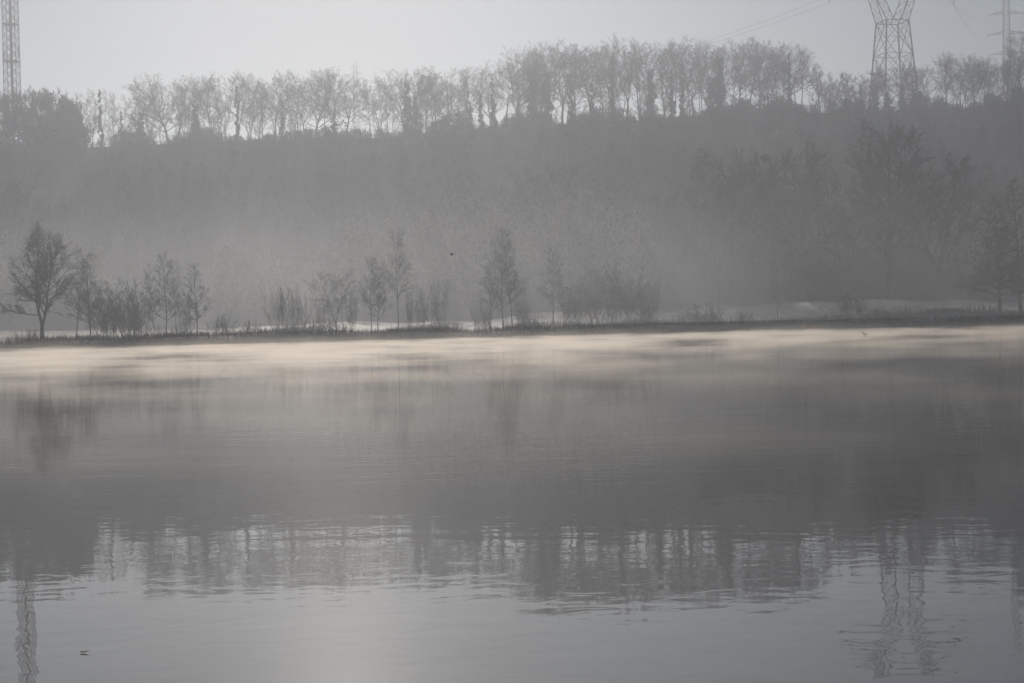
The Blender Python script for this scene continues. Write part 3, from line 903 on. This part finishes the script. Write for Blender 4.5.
SHRUBS = [
    ('thick', 118, 280, 5, 1.2, 'dense brown bush between slim tree and waterside trio', 0),
    ('thick', 104, 290, 6, 1.0, 'lower brown bush touching the slim dark-trunked tree', 0),
    ('thick', 136, 288, 7, 1.0, 'smaller brown bush on the trio side of the dense one', 0),
    ('thin', 186, 290, 6, 0.8, 'wispy shrub between the trio and the separate dark-trunked tree', 0),
    ('low', 222, 312, 4, 1.0, 'low tuft of twigs on open bank after the dark-trunked tree', 0),
    ('low', 250, 318, 4, 1.0, 'lone low tuft of twigs midway along the bare bank', 0),
    ('thin', 279, 286, 4, 0.9, 'first fan of thin stems in the twiggy thicket', 0),
    ('thin2', 290, 280, 6, 0.8, 'tallest fan of thin stems in the twiggy thicket', 0),
    ('thin', 301, 290, 5, 0.8, 'last fan of thin stems in the twiggy thicket', 0),
    ('thin2', 320, 298, 5, 0.8, 'small fan of stems under the short round-crowned tree', 0),
    ('thin', 350, 292, 4, 0.8, 'thin shrub between round-crowned tree and crossing stems', 0),
    ('thin2', 412, 284, 6, 0.9, 'first shrub after the drooping waterside birch', 0),
    ('thin', 424, 290, 6, 0.9, 'second shrub after the drooping waterside birch', 0),
    ('thin', 437, 278, 5, 0.9, 'tallest upright shrub between the birch and the twin stems', 0),
    ('thick', 484, 300, 5, 0.9, 'dark shrub at the foot of the leaning side tree', 0),
    ('thick', 522, 300, 4, 0.8, 'dark shrub just past the foot of the twin stems', 0),
    ('thick', 571, 286, 7, 1.1, 'brown shrub starting the thicket past the fine-crowned tree', 0),
    ('thin2', 585, 266, 9, 1.1, 'tall stems behind the start of the brown thicket', 0),
    ('thick', 600, 268, 8, 1.2, 'tallest brown shrub in the middle of the thicket', 0),
    ('thin', 618, 262, 9, 1.1, 'tall grey stems standing out of the brown thicket', 0),
    ('thick', 634, 280, 6, 1.2, 'rounded shrub at the waterline end of the brown thicket', 0),
    ('thin2', 652, 272, 8, 1.0, 'last tall shrub of the brown thicket, thinning out', 0),
    ('thick', 648, 302, 3, 1.0, 'low dark shrub on the bank under the last tall thicket shrub', 0),
    ('low', 698, 302, 4, 1.3, 'first spiky low shrub on the open field bank', 0),
    ('low', 709, 300, 4, 1.2, 'second spiky low shrub on the open field bank', 0),
    ('low', 744, 308, 4, 1.2, 'flat low shrub before the lone sapling', 0),
    ('thick', 845, 294, 6, 1.1, 'broad brown bush on open bank past the lone sapling', 0),
    ('thick', 860, 298, 6, 1.0, 'smaller brown bush leaning on the broad one past the sapling', 0),
    ('low', 905, 304, 4, 1.2, 'low shrub in the grass before the level-branched trees', 0),
    ('low', 935, 306, 4, 1.3, 'low shrub closest before the level-branched trees', 0),
    ('low', 985, 302, 4, 1.3, 'low shrub at the foot of the level-branched tree', 0),
]
for kind, px, yt, off, wd, lab, _ in SHRUBS:
    me, H0 = SH[kind]
    X, Y = on_bank(px, off)
    zg = ground(X, Y) - 0.1
    h = at(px, yt, Y).z - zg
    s = h / H0
    o = link('shrub', me, None, (X, Y, zg), RND.uniform(0, 6.28), (s * wd, s * wd, s))
    tag(o, lab, 'shrub', 'shrubs along the bank')

# --- grass on the bank (stuff) and frosted tufts on the field (stuff)
def blades(name, n, xr, tr, hr, material, seed, dens=None):
    rnd = random.Random(seed)
    mb = MB()
    for _ in range(n):
        X = rnd.uniform(*xr)
        t = rnd.uniform(*tr)
        patch = 0.55 + 0.45 * math.sin(X * 0.31 + 1.3 * math.sin(X * .083)) * math.sin(X * .13 + t)
        if dens:
            patch = max(0.0, math.sin(X * .37 + 2.2 * math.sin(X * .091)) * math.sin(X * .061 + t * .3 + 1)) ** 1.5
            if rnd.random() > patch + 0.02: continue
        elif rnd.random() > patch + 0.25:
            continue
        Y = shore(X) + t
        z = max(0.0, ground(X, Y)) - 0.03
        h = rnd.uniform(*hr) * (0.6 + 0.6 * patch)
        for k in range(3):
            a = rnd.uniform(0, 6.28)
            wv = Vector((math.cos(a), math.sin(a), 0)) * rnd.uniform(.02, .045)
            b = Vector((X + rnd.gauss(0, .12), Y + rnd.gauss(0, .12), z))
            tip = b + Vector((rnd.gauss(0, .22) * h, rnd.gauss(0, .22) * h, h * rnd.uniform(.7, 1.1)))
            mid = (b + tip) / 2 + Vector((0, 0, h * .08))
            mb.add([tuple(b - wv), tuple(b + wv), tuple(mid + wv * .7), tuple(tip), tuple(mid - wv * .7)], [(0, 1, 2, 3, 4)])
    return tag(mb.build(name, M[material]), kind='stuff')


blades('bank_grass', 20000, (-130, 130), (0.1, 5.5), (0.35, 0.95), 'dry_grass', 8)
blades('bank_reeds', 9000, (-130, 130), (0.3, 7.0), (0.8, 2.3), 'reed', 18, 1)
blades('field_grass', 22000, (-120, 120), (4.5, 56), (0.05, 0.17), 'frost_grass', 9)

# --- the wooded hillside: one mass
pts, scl, rot, idx = [], [], [], []
rn = random.Random(77)
for _ in range(5200):
    X = rn.uniform(-330, 330)
    Y = rn.uniform(250, 424)
    if abs(X) > Y * 0.42 + 40:
        continue
    z = ground(X, Y)
    cl_ = math.sin(X * .083 + 2.0 * math.sin(Y * .045)) * math.sin(Y * .071 + X * .029)
    if cl_ < -0.55 and rn.random() < .7:
        continue
    h = rn.uniform(8.5, 14.0) * (1.05 + 0.45 * cl_) * (0.55 + 0.45 * smooth(250, 285, Y) - 0.35 * smooth(285, 350, Y))
    # keep the wood below the line of the ridge
    lim = (ridge_z(X) - CAM_H) / 420 * Y + CAM_H + 1.0 + (6.0 if Y > 395 else 3.0) * rn.random() ** 2.6
    h = min(h, lim - z)
    if h < 1.2:
        continue
    pts.append((X, Y, z - .1)); scl.append(h); rot.append(rn.uniform(0, 6.28))
    pale = 0.5 + 0.5 * math.sin(X * .06 + 1.5 * math.sin(Y * .07)) * math.sin(Y * .055 + X * .021)
    u = rn.random()
    idx.append(rn.choice((4, 5)) if u < 0.35 * pale * (1 - smooth(258, 305, Y)) else rn.randrange(4))
for _ in range(1500):                        # scrub along the crest, in patches
    X = rn.uniform(-185, 200)
    Y = rn.uniform(405, 428)
    pt = 0.5 + 0.5 * math.sin(X * .21 + 2 * math.sin(X * .057))
    h = (1.0 + 3.8 * rn.random() ** 1.8) * (0.35 + 0.85 * pt)
    pts.append((X, Y, ground(X, Y) - .2)); scl.append(h); rot.append(rn.uniform(0, 6.28)); idx.append(rn.choice((1, 3, 6, 6, 7)))
me = bpy.data.meshes.new('hillside_wood')
me.from_pydata(pts, [], [])
for nm, ty, data in (('scl', 'FLOAT', scl), ('rot', 'FLOAT', rot), ('idx', 'INT', idx)):
    at_ = me.attributes.new(nm, ty, 'POINT')
    at_.data.foreach_set('value', data)
wood = tag(link('hillside_wood', me), kind='stuff')


def unit_tree(seed, **kw):
    T, Cn = grow(seed, 10, **kw)
    k = 1.0 / max(v[2] for v in Cn.v)
    mb = MB()
    for q_ in (T, Cn):
        mb.add([(v[0] * k, v[1] * k, v[2] * k) for v in q_.v], q_.f)
    return mb


wood_src = []
for i, kw in enumerate((dict(trunk_r=.14, clear=.3, n1=14, n2=6, n3=4, n4=2, l1=.36, twig_r=.028),
                        dict(trunk_r=.14, clear=.2, n1=14, n2=6, n3=4, n4=2, l1=.40, twig_r=.028, forks=2),
                        dict(trunk_r=.12, clear=.35, n1=16, n2=5, n3=4, n4=2, l1=.26, ang=(25, 45), twig_r=.028),
                        dict(trunk_r=.14, clear=.2, n1=16, n2=6, n3=4, n4=2, l1=.42, forks=3, twig_r=.028))):
    mesh_i = unit_tree(900 + i, **kw).mesh('wood_tree', M['twig'])
    wood_src.append(bpy.data.objects.new('wood_tree', mesh_i))       # not linked: only read by the nodes below
for i, kw in enumerate((dict(trunk_r=.14, clear=.15, n1=18, n2=7, n3=5, n4=3, l1=.42, ang=(40, 75), up=.25, twig_r=.020),
                        dict(trunk_r=.14, clear=.15, n1=16, n2=7, n3=5, n4=3, l1=.44, ang=(40, 75), up=.25, twig_r=.020, forks=2))):
    wood_src.append(bpy.data.objects.new('wood_tree', unit_tree(920 + i, **kw).mesh('wood_tree', M['twig_pale'])))
for i in range(2):
    wood_src.append(bpy.data.objects.new('wood_tree', leafy_mesh('scrub', 940 + i, 1.0, 0.5 + .3 * i, n=420, leaf=0.06).mesh('scrub', M['ivy'])))
wood_src.reverse()                # joined instances are numbered from the last link
ng = bpy.data.node_groups.new('hillside_wood', 'GeometryNodeTree')
ng.interface.new_socket('Geometry', in_out='INPUT', socket_type='NodeSocketGeometry')
ng.interface.new_socket('Geometry', in_out='OUTPUT', socket_type='NodeSocketGeometry')
gi, go = ng.nodes.new('NodeGroupInput'), ng.nodes.new('NodeGroupOutput')
jn = ng.nodes.new('GeometryNodeJoinGeometry')
for o in wood_src:
    oi = ng.nodes.new('GeometryNodeObjectInfo')
    oi.inputs['Object'].default_value = o
    oi.inputs['As Instance'].default_value = True
    ng.links.new(oi.outputs['Geometry'], jn.inputs[0])
ip = ng.nodes.new('GeometryNodeInstanceOnPoints')
ng.links.new(gi.outputs[0], ip.inputs['Points'])
ng.links.new(jn.outputs[0], ip.inputs['Instance'])
ip.inputs['Pick Instance'].default_value = True


def attr(nm, ty):
    a = ng.nodes.new('GeometryNodeInputNamedAttribute')
    a.data_type = ty
    a.inputs['Name'].default_value = nm
    return a.outputs['Attribute']


ng.links.new(attr('idx', 'INT'), ip.inputs['Instance Index'])
ng.links.new(attr('scl', 'FLOAT'), ip.inputs['Scale'])
cx = ng.nodes.new('ShaderNodeCombineXYZ')
ng.links.new(attr('rot', 'FLOAT'), cx.inputs['Z'])
ng.links.new(cx.outputs[0], ip.inputs['Rotation'])
ng.links.new(ip.outputs[0], go.inputs[0])
md = wood.modifiers.new('wood', 'NODES')
md.node_group = ng


# ------------------------------------------------------------------ towers
def lattice(mb, z0, z1, w0, w1, n, r, cross=True):
    """bracing of a square tapering lattice body"""
    c = [(-1, -1), (1, -1), (1, 1), (-1, 1)]
    for k in range(n):
        a, b = k / n, (k + 1) / n
        za, zb = z0 + (z1 - z0) * a, z0 + (z1 - z0) * b
        wa, wb = (w0 + (w1 - w0) * a) / 2, (w0 + (w1 - w0) * b) / 2
        for i in range(4):
            p, q_ = c[i], c[(i + 1) % 4]
            A0, A1 = Vector((p[0] * wa, p[1] * wa, za)), Vector((q_[0] * wa, q_[1] * wa, za))
            B0, B1 = Vector((p[0] * wb, p[1] * wb, zb)), Vector((q_[0] * wb, q_[1] * wb, zb))
            mb.bar(A0, B1, r)
            if cross: mb.bar(A1, B0, r)
            mb.bar(B0, B1, r)


def legs(root, z0, z1, w0, w1, r, material):
    for sx, sy in ((-1, -1), (1, -1), (1, 1), (-1, 1)):
        mb = MB()
        mb.bar((sx * w0 / 2, sy * w0 / 2, z0), (sx * w1 / 2, sy * w1 / 2, z1), r)
        mb.build('leg', material, root)


# the telephone mast
Y = 436
b = at(12, 80, Y)
zg = ground(b.x, Y) - 0.3
top = at(7, -62, Y).z - zg
mast = empty('telecom_mast', (b.x, Y, zg), 'grey square lattice mast carrying panel antennas above the dark wood', 'mast')
legs(mast, 0, top, 4.0, 3.5, 0.14, M['steel'])
mb = MB(); lattice(mb, 0, top, 4.0, 3.5, 24, 0.085)
mb.build('bracing', M['steel'], mast)
mb = MB()
for sx in (-.35, .35):
    mb.bar((sx, 0.2, 0), (sx, 0.2, top), 0.10)
for k in range(int(top / 0.6)):
    mb.bar((-.35, 0.2, k * .6), (.35, 0.2, k * .6), 0.03)
mb.build('ladder', M['steel'], mast)
mb = MB()
mb.box((0.1, -.25, top / 2), (0.8, 0.2, top - 1))
mb.build('cable_tray', M['cable'], mast)
for zz in (0.43, 0.60, 0.78, 0.93):
    mb = MB()
    z = top * zz
    mb.box((0, 0, z), (4.3, 4.3, 0.12))
    mb.build('platform', M['steel'], mast)
for (ax, ay, az, ah) in ((2.75, -.6, .48, 4.2), (-2.7, .5, .46, 3.6), (2.6, .8, .66, 2.6), (-2.85, -.4, .70, 3.2), (2.5, -1, .84, 3.6), (-2.5, 1, .88, 3.6), (0, -2.7, .86, 3.6), (-2.7, -1.3, .97, 3.0), (2.6, 1.0, .98, 3.0)):
    mb = MB()
    ax *= 0.86
    mb.box((ax, ay, top * az), (0.32, 0.28, ah * .8))
    sx = ax * 0.75
    mb.bar((sx, ay * .8, top * az + ah * .3), (ax, ay, top * az + ah * .3), 0.05)
    mb.bar((sx, ay * .8, top * az - ah * .3), (ax, ay, top * az - ah * .3), 0.05)
    mb.build('panel_antenna', M['antenna'], mast)

# the big pylon
Y = 440
b = at(893, 60, Y)
zg = ground(b.x, Y) - 0.3
zw = at(893, 22, Y).z - zg               # waist
zc = at(893, -4, Y).z - zg               # crossarm
zt = at(893, -34, Y).z - zg              # top bridge
PX, PZ = b.x, zg
pyl = empty('electricity_pylon', (b.x, Y, zg), 'large grey lattice pylon with narrow waist and spread upper arms', 'pylon', 'lattice pylons', R(11))
WW, WB = 7.3, 11.8
legs(pyl, 0, zw, WB, WW, 0.24, M['steel'])
mb = MB(); lattice(mb, 0, zw, WB, WW, 3, 0.115)
for k in range(3):                        # secondary bracing of each panel
    za, zb = zw * k / 3, zw * (k + 1) / 3
    wa, wb = (WB + (WW - WB) * k / 3) / 2, (WB + (WW - WB) * (k + 1) / 3) / 2
    zm, wm = (za + zb) / 2, (wa + wb) / 2
    for s in (-1, 1):
        mb.bar((-wm, s * wm, zm), (wm, s * wm, zm), 0.06)
        mb.bar((s * wm, -wm, zm), (s * wm, wm, zm), 0.06)
        mb.bar((0, s * wb, zb), (-wm, s * wm, zm), 0.06); mb.bar((0, s * wb, zb), (wm, s * wm, zm), 0.06)
        mb.bar((s * wb, 0, zb), (s * wm, -wm, zm), 0.06); mb.bar((s * wb, 0, zb), (s * wm, wm, zm), 0.06)
mb.build('bracing', M['steel'], pyl)
mb = MB()
h = WW / 2
for s in (-1, 1):
    mb.bar((-h, s * h, zw), (h, s * h, zw), 0.17)
    mb.bar((s * h, -h, zw), (s * h, h, zw), 0.17)
mb.build('waist_frame', M['steel'], pyl)
hw = 10.2                                   # half width of the bridge
for s in (-1, 1):
    mb = MB()
    for y in (-1, 1):
        a0, a1 = Vector((s * h, y * h, zw)), Vector((s * (hw + 0.6), y * 0.9, zt))
        i0, i1 = Vector((s * 1.2, y * h, zw)), Vector((s * (hw - 2.4), y * 0.9, zt))
        mb.bar(a0, a1, 0.16); mb.bar(i0, i1, 0.15)
        for k in range(6):
            u, v = k / 6, (k + 1) / 6
            mb.bar(a0.lerp(a1, u), i0.lerp(i1, v), 0.07)
            mb.bar(i0.lerp(i1, u), a0.lerp(a1, v), 0.07)
            mb.bar(i0.lerp(i1, v), a0.lerp(a1, v), 0.06)
    for k in range(1, 7):
        u = k / 6
        for w0, w1 in ((Vector((s * h, h, zw)), Vector((s * (hw + .6), .9, zt))), (Vector((s * 1.2, h, zw)), Vector((s * (hw - 2.4), .9, zt)))):
            p_ = w0.lerp(w1, u)
            mb.bar((p_.x, -p_.y, p_.z), (p_.x, p_.y, p_.z), 0.06)
    mb.build('upper_arm', M['steel'], pyl)
mb = MB()
for y in (-.9, .9):
    mb.bar((-hw, y, zt), (hw, y, zt), 0.15); mb.bar((-hw + 1, y, zt - 1.6), (hw - 1, y, zt - 1.6), 0.13)
    for k in range(10):
        x0, x1 = -hw + 1 + k * (2 * hw - 2) / 10, -hw + 1 + (k + 1) * (2 * hw - 2) / 10
        mb.bar((x0, y, zt - 1.6 * (k % 2)), (x1, y, zt - 1.6 * ((k + 1) % 2)), 0.07)
mb.build('top_bridge', M['steel'], pyl)
for s in (-1, 1):
    mb = MB()
    mb.bar((s * hw, -.9, zt), (s * (hw - .6), 0, zt + 3.2), 0.1); mb.bar((s * hw, .9, zt), (s * (hw - .6), 0, zt + 3.2), 0.1)
    mb.build('earth_peak', M['steel'], pyl)
tips = []
for s in (-1, 1):
    for zz, ext in ((zc, 21.0), (zc + 3.4, 17.5)):
        mb = MB()
        xi = 8.0
        for y in (-1.2, 1.2):
            mb.bar((s * xi, y, zz), (s * ext, 0, zz), 0.13); mb.bar((s * xi, y, zz + 1.8), (s * ext, 0, zz), 0.12)
            for k in range(5):
                u, v = k / 5, (k + 1) / 5
                x0, x1 = xi + (ext - xi) * u, xi + (ext - xi) * v
                mb.bar((s * x0, y * (1 - u), zz), (s * x1, y * (1 - v), zz + 1.8 * (1 - v)), 0.06)
                mb.bar((s * x0, y * (1 - u), zz + 1.8 * (1 - u)), (s * x1, y * (1 - v), zz), 0.06)
        mb.build('crossarm', M['steel'], pyl)
        mb = MB()
        mb.tube([(s * (ext - .3), 0, zz - .1 - .22 * k) for k in range(12)], [0.14 if k % 2 else 0.06 for k in range(12)], 6)
        mb.build('insulator', M['insulator'], pyl)
        tips.append(Vector((s * (ext - .3), 0, zz - 2.6)))
mb = MB(); mb.tube([(0, 0, zt - 1.7 - .22 * k) for k in range(12)], [0.14 if k % 2 else 0.06 for k in range(12)], 6)
mb.build('insulator', M['insulator'], pyl)
rotm = Matrix.Rotation(R(11), 3, 'Z')
tipw = [rotm @ t + Vector((PX, Y, PZ)) for t in tips]


def mast_pylon(px, ytop, Y, wb, wt, arms, label, striped, arm_r=.09):
    b = at(px, 60, Y)
    zg = ground(b.x, Y) - 0.3
    H = at(px, ytop, Y).z - zg
    o = empty('electricity_pylon', (b.x, Y, zg), label, 'pylon', 'lattice pylons', R(-12))
    legs(o, 0, H * .96, wb, wt, 0.14, M['steel'])
    n = 22
    for j, (mname, off) in enumerate((('steel', 0), ('red_paint', 1))):
        mb = MB()
        if not striped and off: continue
        for k in range(n):
            if (k // 3) % 2 != off and striped:
                if mb.n: mb.build('bracing', M[mname], o)
                mb = MB()
                continue
            za, zb = H * .96 * k / n, H * .96 * (k + 1) / n
            lattice(mb, za, zb, wb + (wt - wb) * k / n, wb + (wt - wb) * (k + 1) / n, 1, 0.075)
        if mb.n: mb.build('bracing', M[mname], o)
    mb = MB()
    for sx in (-1, 1):
        for sy in (-1, 1): mb.bar((sx * wt / 2, sy * wt / 2, H * .96), (0, 0, H), 0.08)
    mb.build('earth_peak', M['steel'], o)
    ends = []
    for yrow, half in arms:
        z = at(px, yrow, Y).z - zg
        for s in (-1, 1):
            mb = MB()
            for y in (-.6, .6):
                mb.bar((s * .6, y, z), (s * half, 0, z), arm_r); mb.bar((s * .6, y, z + 1.5), (s * half, 0, z), arm_r)
                for k in range(3):
                    u, v = k / 3, (k + 1) / 3
                    mb.bar((s * (.6 + (half - .6) * u), y * (1 - u), z), (s * (.6 + (half - .6) * v), y * (1 - v), z + 1.5 * (1 - v)), arm_r * .6)
            mb.build('crossarm', M['steel'], o)
            mb = MB(); mb.tube([(s * (half - .2), 0, z - .1 - .25 * k) for k in range(7)], [0.14 if k % 2 else 0.06 for k in range(7)], 6)
            mb.build('insulator', M['insulator'], o)
            ends.append(Matrix.Rotation(R(-12), 3, 'Z') @ Vector((s * (half - .2), 0, z - 1.7)) + Vector((b.x, Y, zg)))
    return o, ends


_, e2 = mast_pylon(1007, -26, 620, 3.9, 2.1, ((14, 7.5), (34, 8.2), (54, 7.0)), 'slim lattice pylon with red banding and three pairs of crossarms', True)
_, e3 = mast_pylon(355, 62, 860, 5.5, 1.6, ((67, 3.2), (74, 3.8)), 'tiny faint pylon seen in the gap of the ridge trees', False)


def wire(a, b, sag, label, r=0.045):
    pts = []
    for k in range(33):
        u = k / 32
        p = a.lerp(b, u)
        p.z -= sag * 4 * u * (1 - u)
        pts.append(p)
    mb = MB(); mb.tube(pts, r, 4)
    tag(mb.build('power_cable', M['cable']), label, 'cable', 'power cables')


wire(tipw[0], e3[0], 17, 'lower power cable sagging from the big pylon to the tiny far pylon')
wire(tipw[1], e3[2], 17, 'upper power cable sagging from the big pylon to the tiny far pylon')
wire(tipw[2], e2[2], 3, 'lowest power cable from the big pylon to the red-banded pylon')
wire(tipw[3], e2[0], 3, 'upper power cable from the big pylon to the red-banded pylon')
far = at(1180, -30, 700)
wire(e2[1], far, 8, 'upper power cable leaving the red-banded pylon past the picture edge')
wire(e2[3], far - Vector((0, 0, 12)), 8, 'lower power cable leaving the red-banded pylon past the picture edge')


# ------------------------------------------------------------------ birds and a floating leaf
def bird_body(mb, L, fat):
    prof = [(-.5, .02), (-.4, .07), (-.2, .14), (0, .17), (.2, .14), (.32, .09), (.38, .085), (.45, .08), (.5, .04), (.58, .012), (.64, .003)]
    mb.tube([(x * L, 0, (.05 if x > .35 else 0) * L) for x, _ in prof], [r_ * L * fat for _, r_ in prof], 8)


p = at(452, 255, 120)
mb = MB(); bird_body(mb, 0.30, .8)
root = link('bird', mb.mesh('bird', M['feather'], True), None, p, R(200))
tag(root, 'small dark bird flying in front of the misty hill', 'bird')
for s in (-1, 1):
    mb = MB()
    sp = [(0.06, .03, .01), (.10, .14, .10), (.06, .27, .14), (-.04, .38, .12)]
    ch = [.14, .15, .11, .02]
    vs = []
    for (x, y, z), c_ in zip(sp, ch):
        vs += [(x + c_ * .4, s * y, z), (x - c_ * .6, s * y, z - .01), (x, s * y, z + .018)]
    fs = []
    for i in range(3):
        a, b_ = i * 3, i * 3 + 3
        fs += [(a, b_, b_ + 2, a + 2), (a + 2, b_ + 2, b_ + 1, a + 1), (a + 1, b_ + 1, b_, a)]
    mb.add(vs, fs)
    mb.build('wing', M['feather'], root)
mb = MB(); mb.add([(-.15, -.02, .0), (-.15, .02, .0), (-.28, .06, .005), (-.30, 0, .01), (-.28, -.06, .005)], [(0, 1, 2, 3, 4)])
mb.build('tail', M['feather'], root)

p = at(865, 335.5, 137); p.z = 0.03
mb = MB()
prof = [(-.24, .01, .10), (-.2, .04, .08), (-.1, .10, .05), (0, .12, .04), (.1, .11, .04), (.17, .06, .05)]
mb.tube([(a, 0, c_) for a, b_, c_ in prof], [b_ for a, b_, c_ in prof], 8, True)
root = link('duck', mb.mesh('duck', M['feather'], True), None, p, R(160))
tag(root, 'tiny dark duck afloat in the bright mist near the far bank', 'duck')
mb = MB()
mb.tube([(.13, 0, .06), (.17, 0, .15), (.18, 0, .21)], [.05, .035, .03], 6)
mb.tube([(.13, 0, .23), (.15, 0, .235), (.19, 0, .235), (.23, 0, .23), (.25, 0, .222), (.30, 0, .215)], [.01, .04, .05, .04, .02, .008], 7, True)
mb.build('head', M['feather'], root)

dy = 654 - 331.3
p = at(84, 654, CAM_H * F_PX / dy); p.z = 0.004
mb = MB()
nu, nv = 9, 5
vs, fs = [], []
for i in range(nu):
    u = i / (nu - 1)
    hw_ = 0.011 * math.sin(math.pi * min(1, u * .95 + .03)) ** .7
    for j in range(nv):
        v = (j / (nv - 1) - .5) * 2
        vs.append(((u - .5) * .05, v * hw_, 0.004 * v * v + 0.006 * (u - .4) ** 2 * 4))
for i in range(nu - 1):
    for j in range(nv - 1):
        fs.append((i * nv + j, (i + 1) * nv + j, (i + 1) * nv + j + 1, i * nv + j + 1))
mb.add(vs, fs)
mb.tube([(.025, 0, .004), (.034, .002, .008), (.042, .004, .014)], .0009, 4)
tag(mb.build('floating_leaf', M['leaf'], None, loc=p, rz=R(4)), 'small dark curled leaf floating alone on the near water', 'leaf')
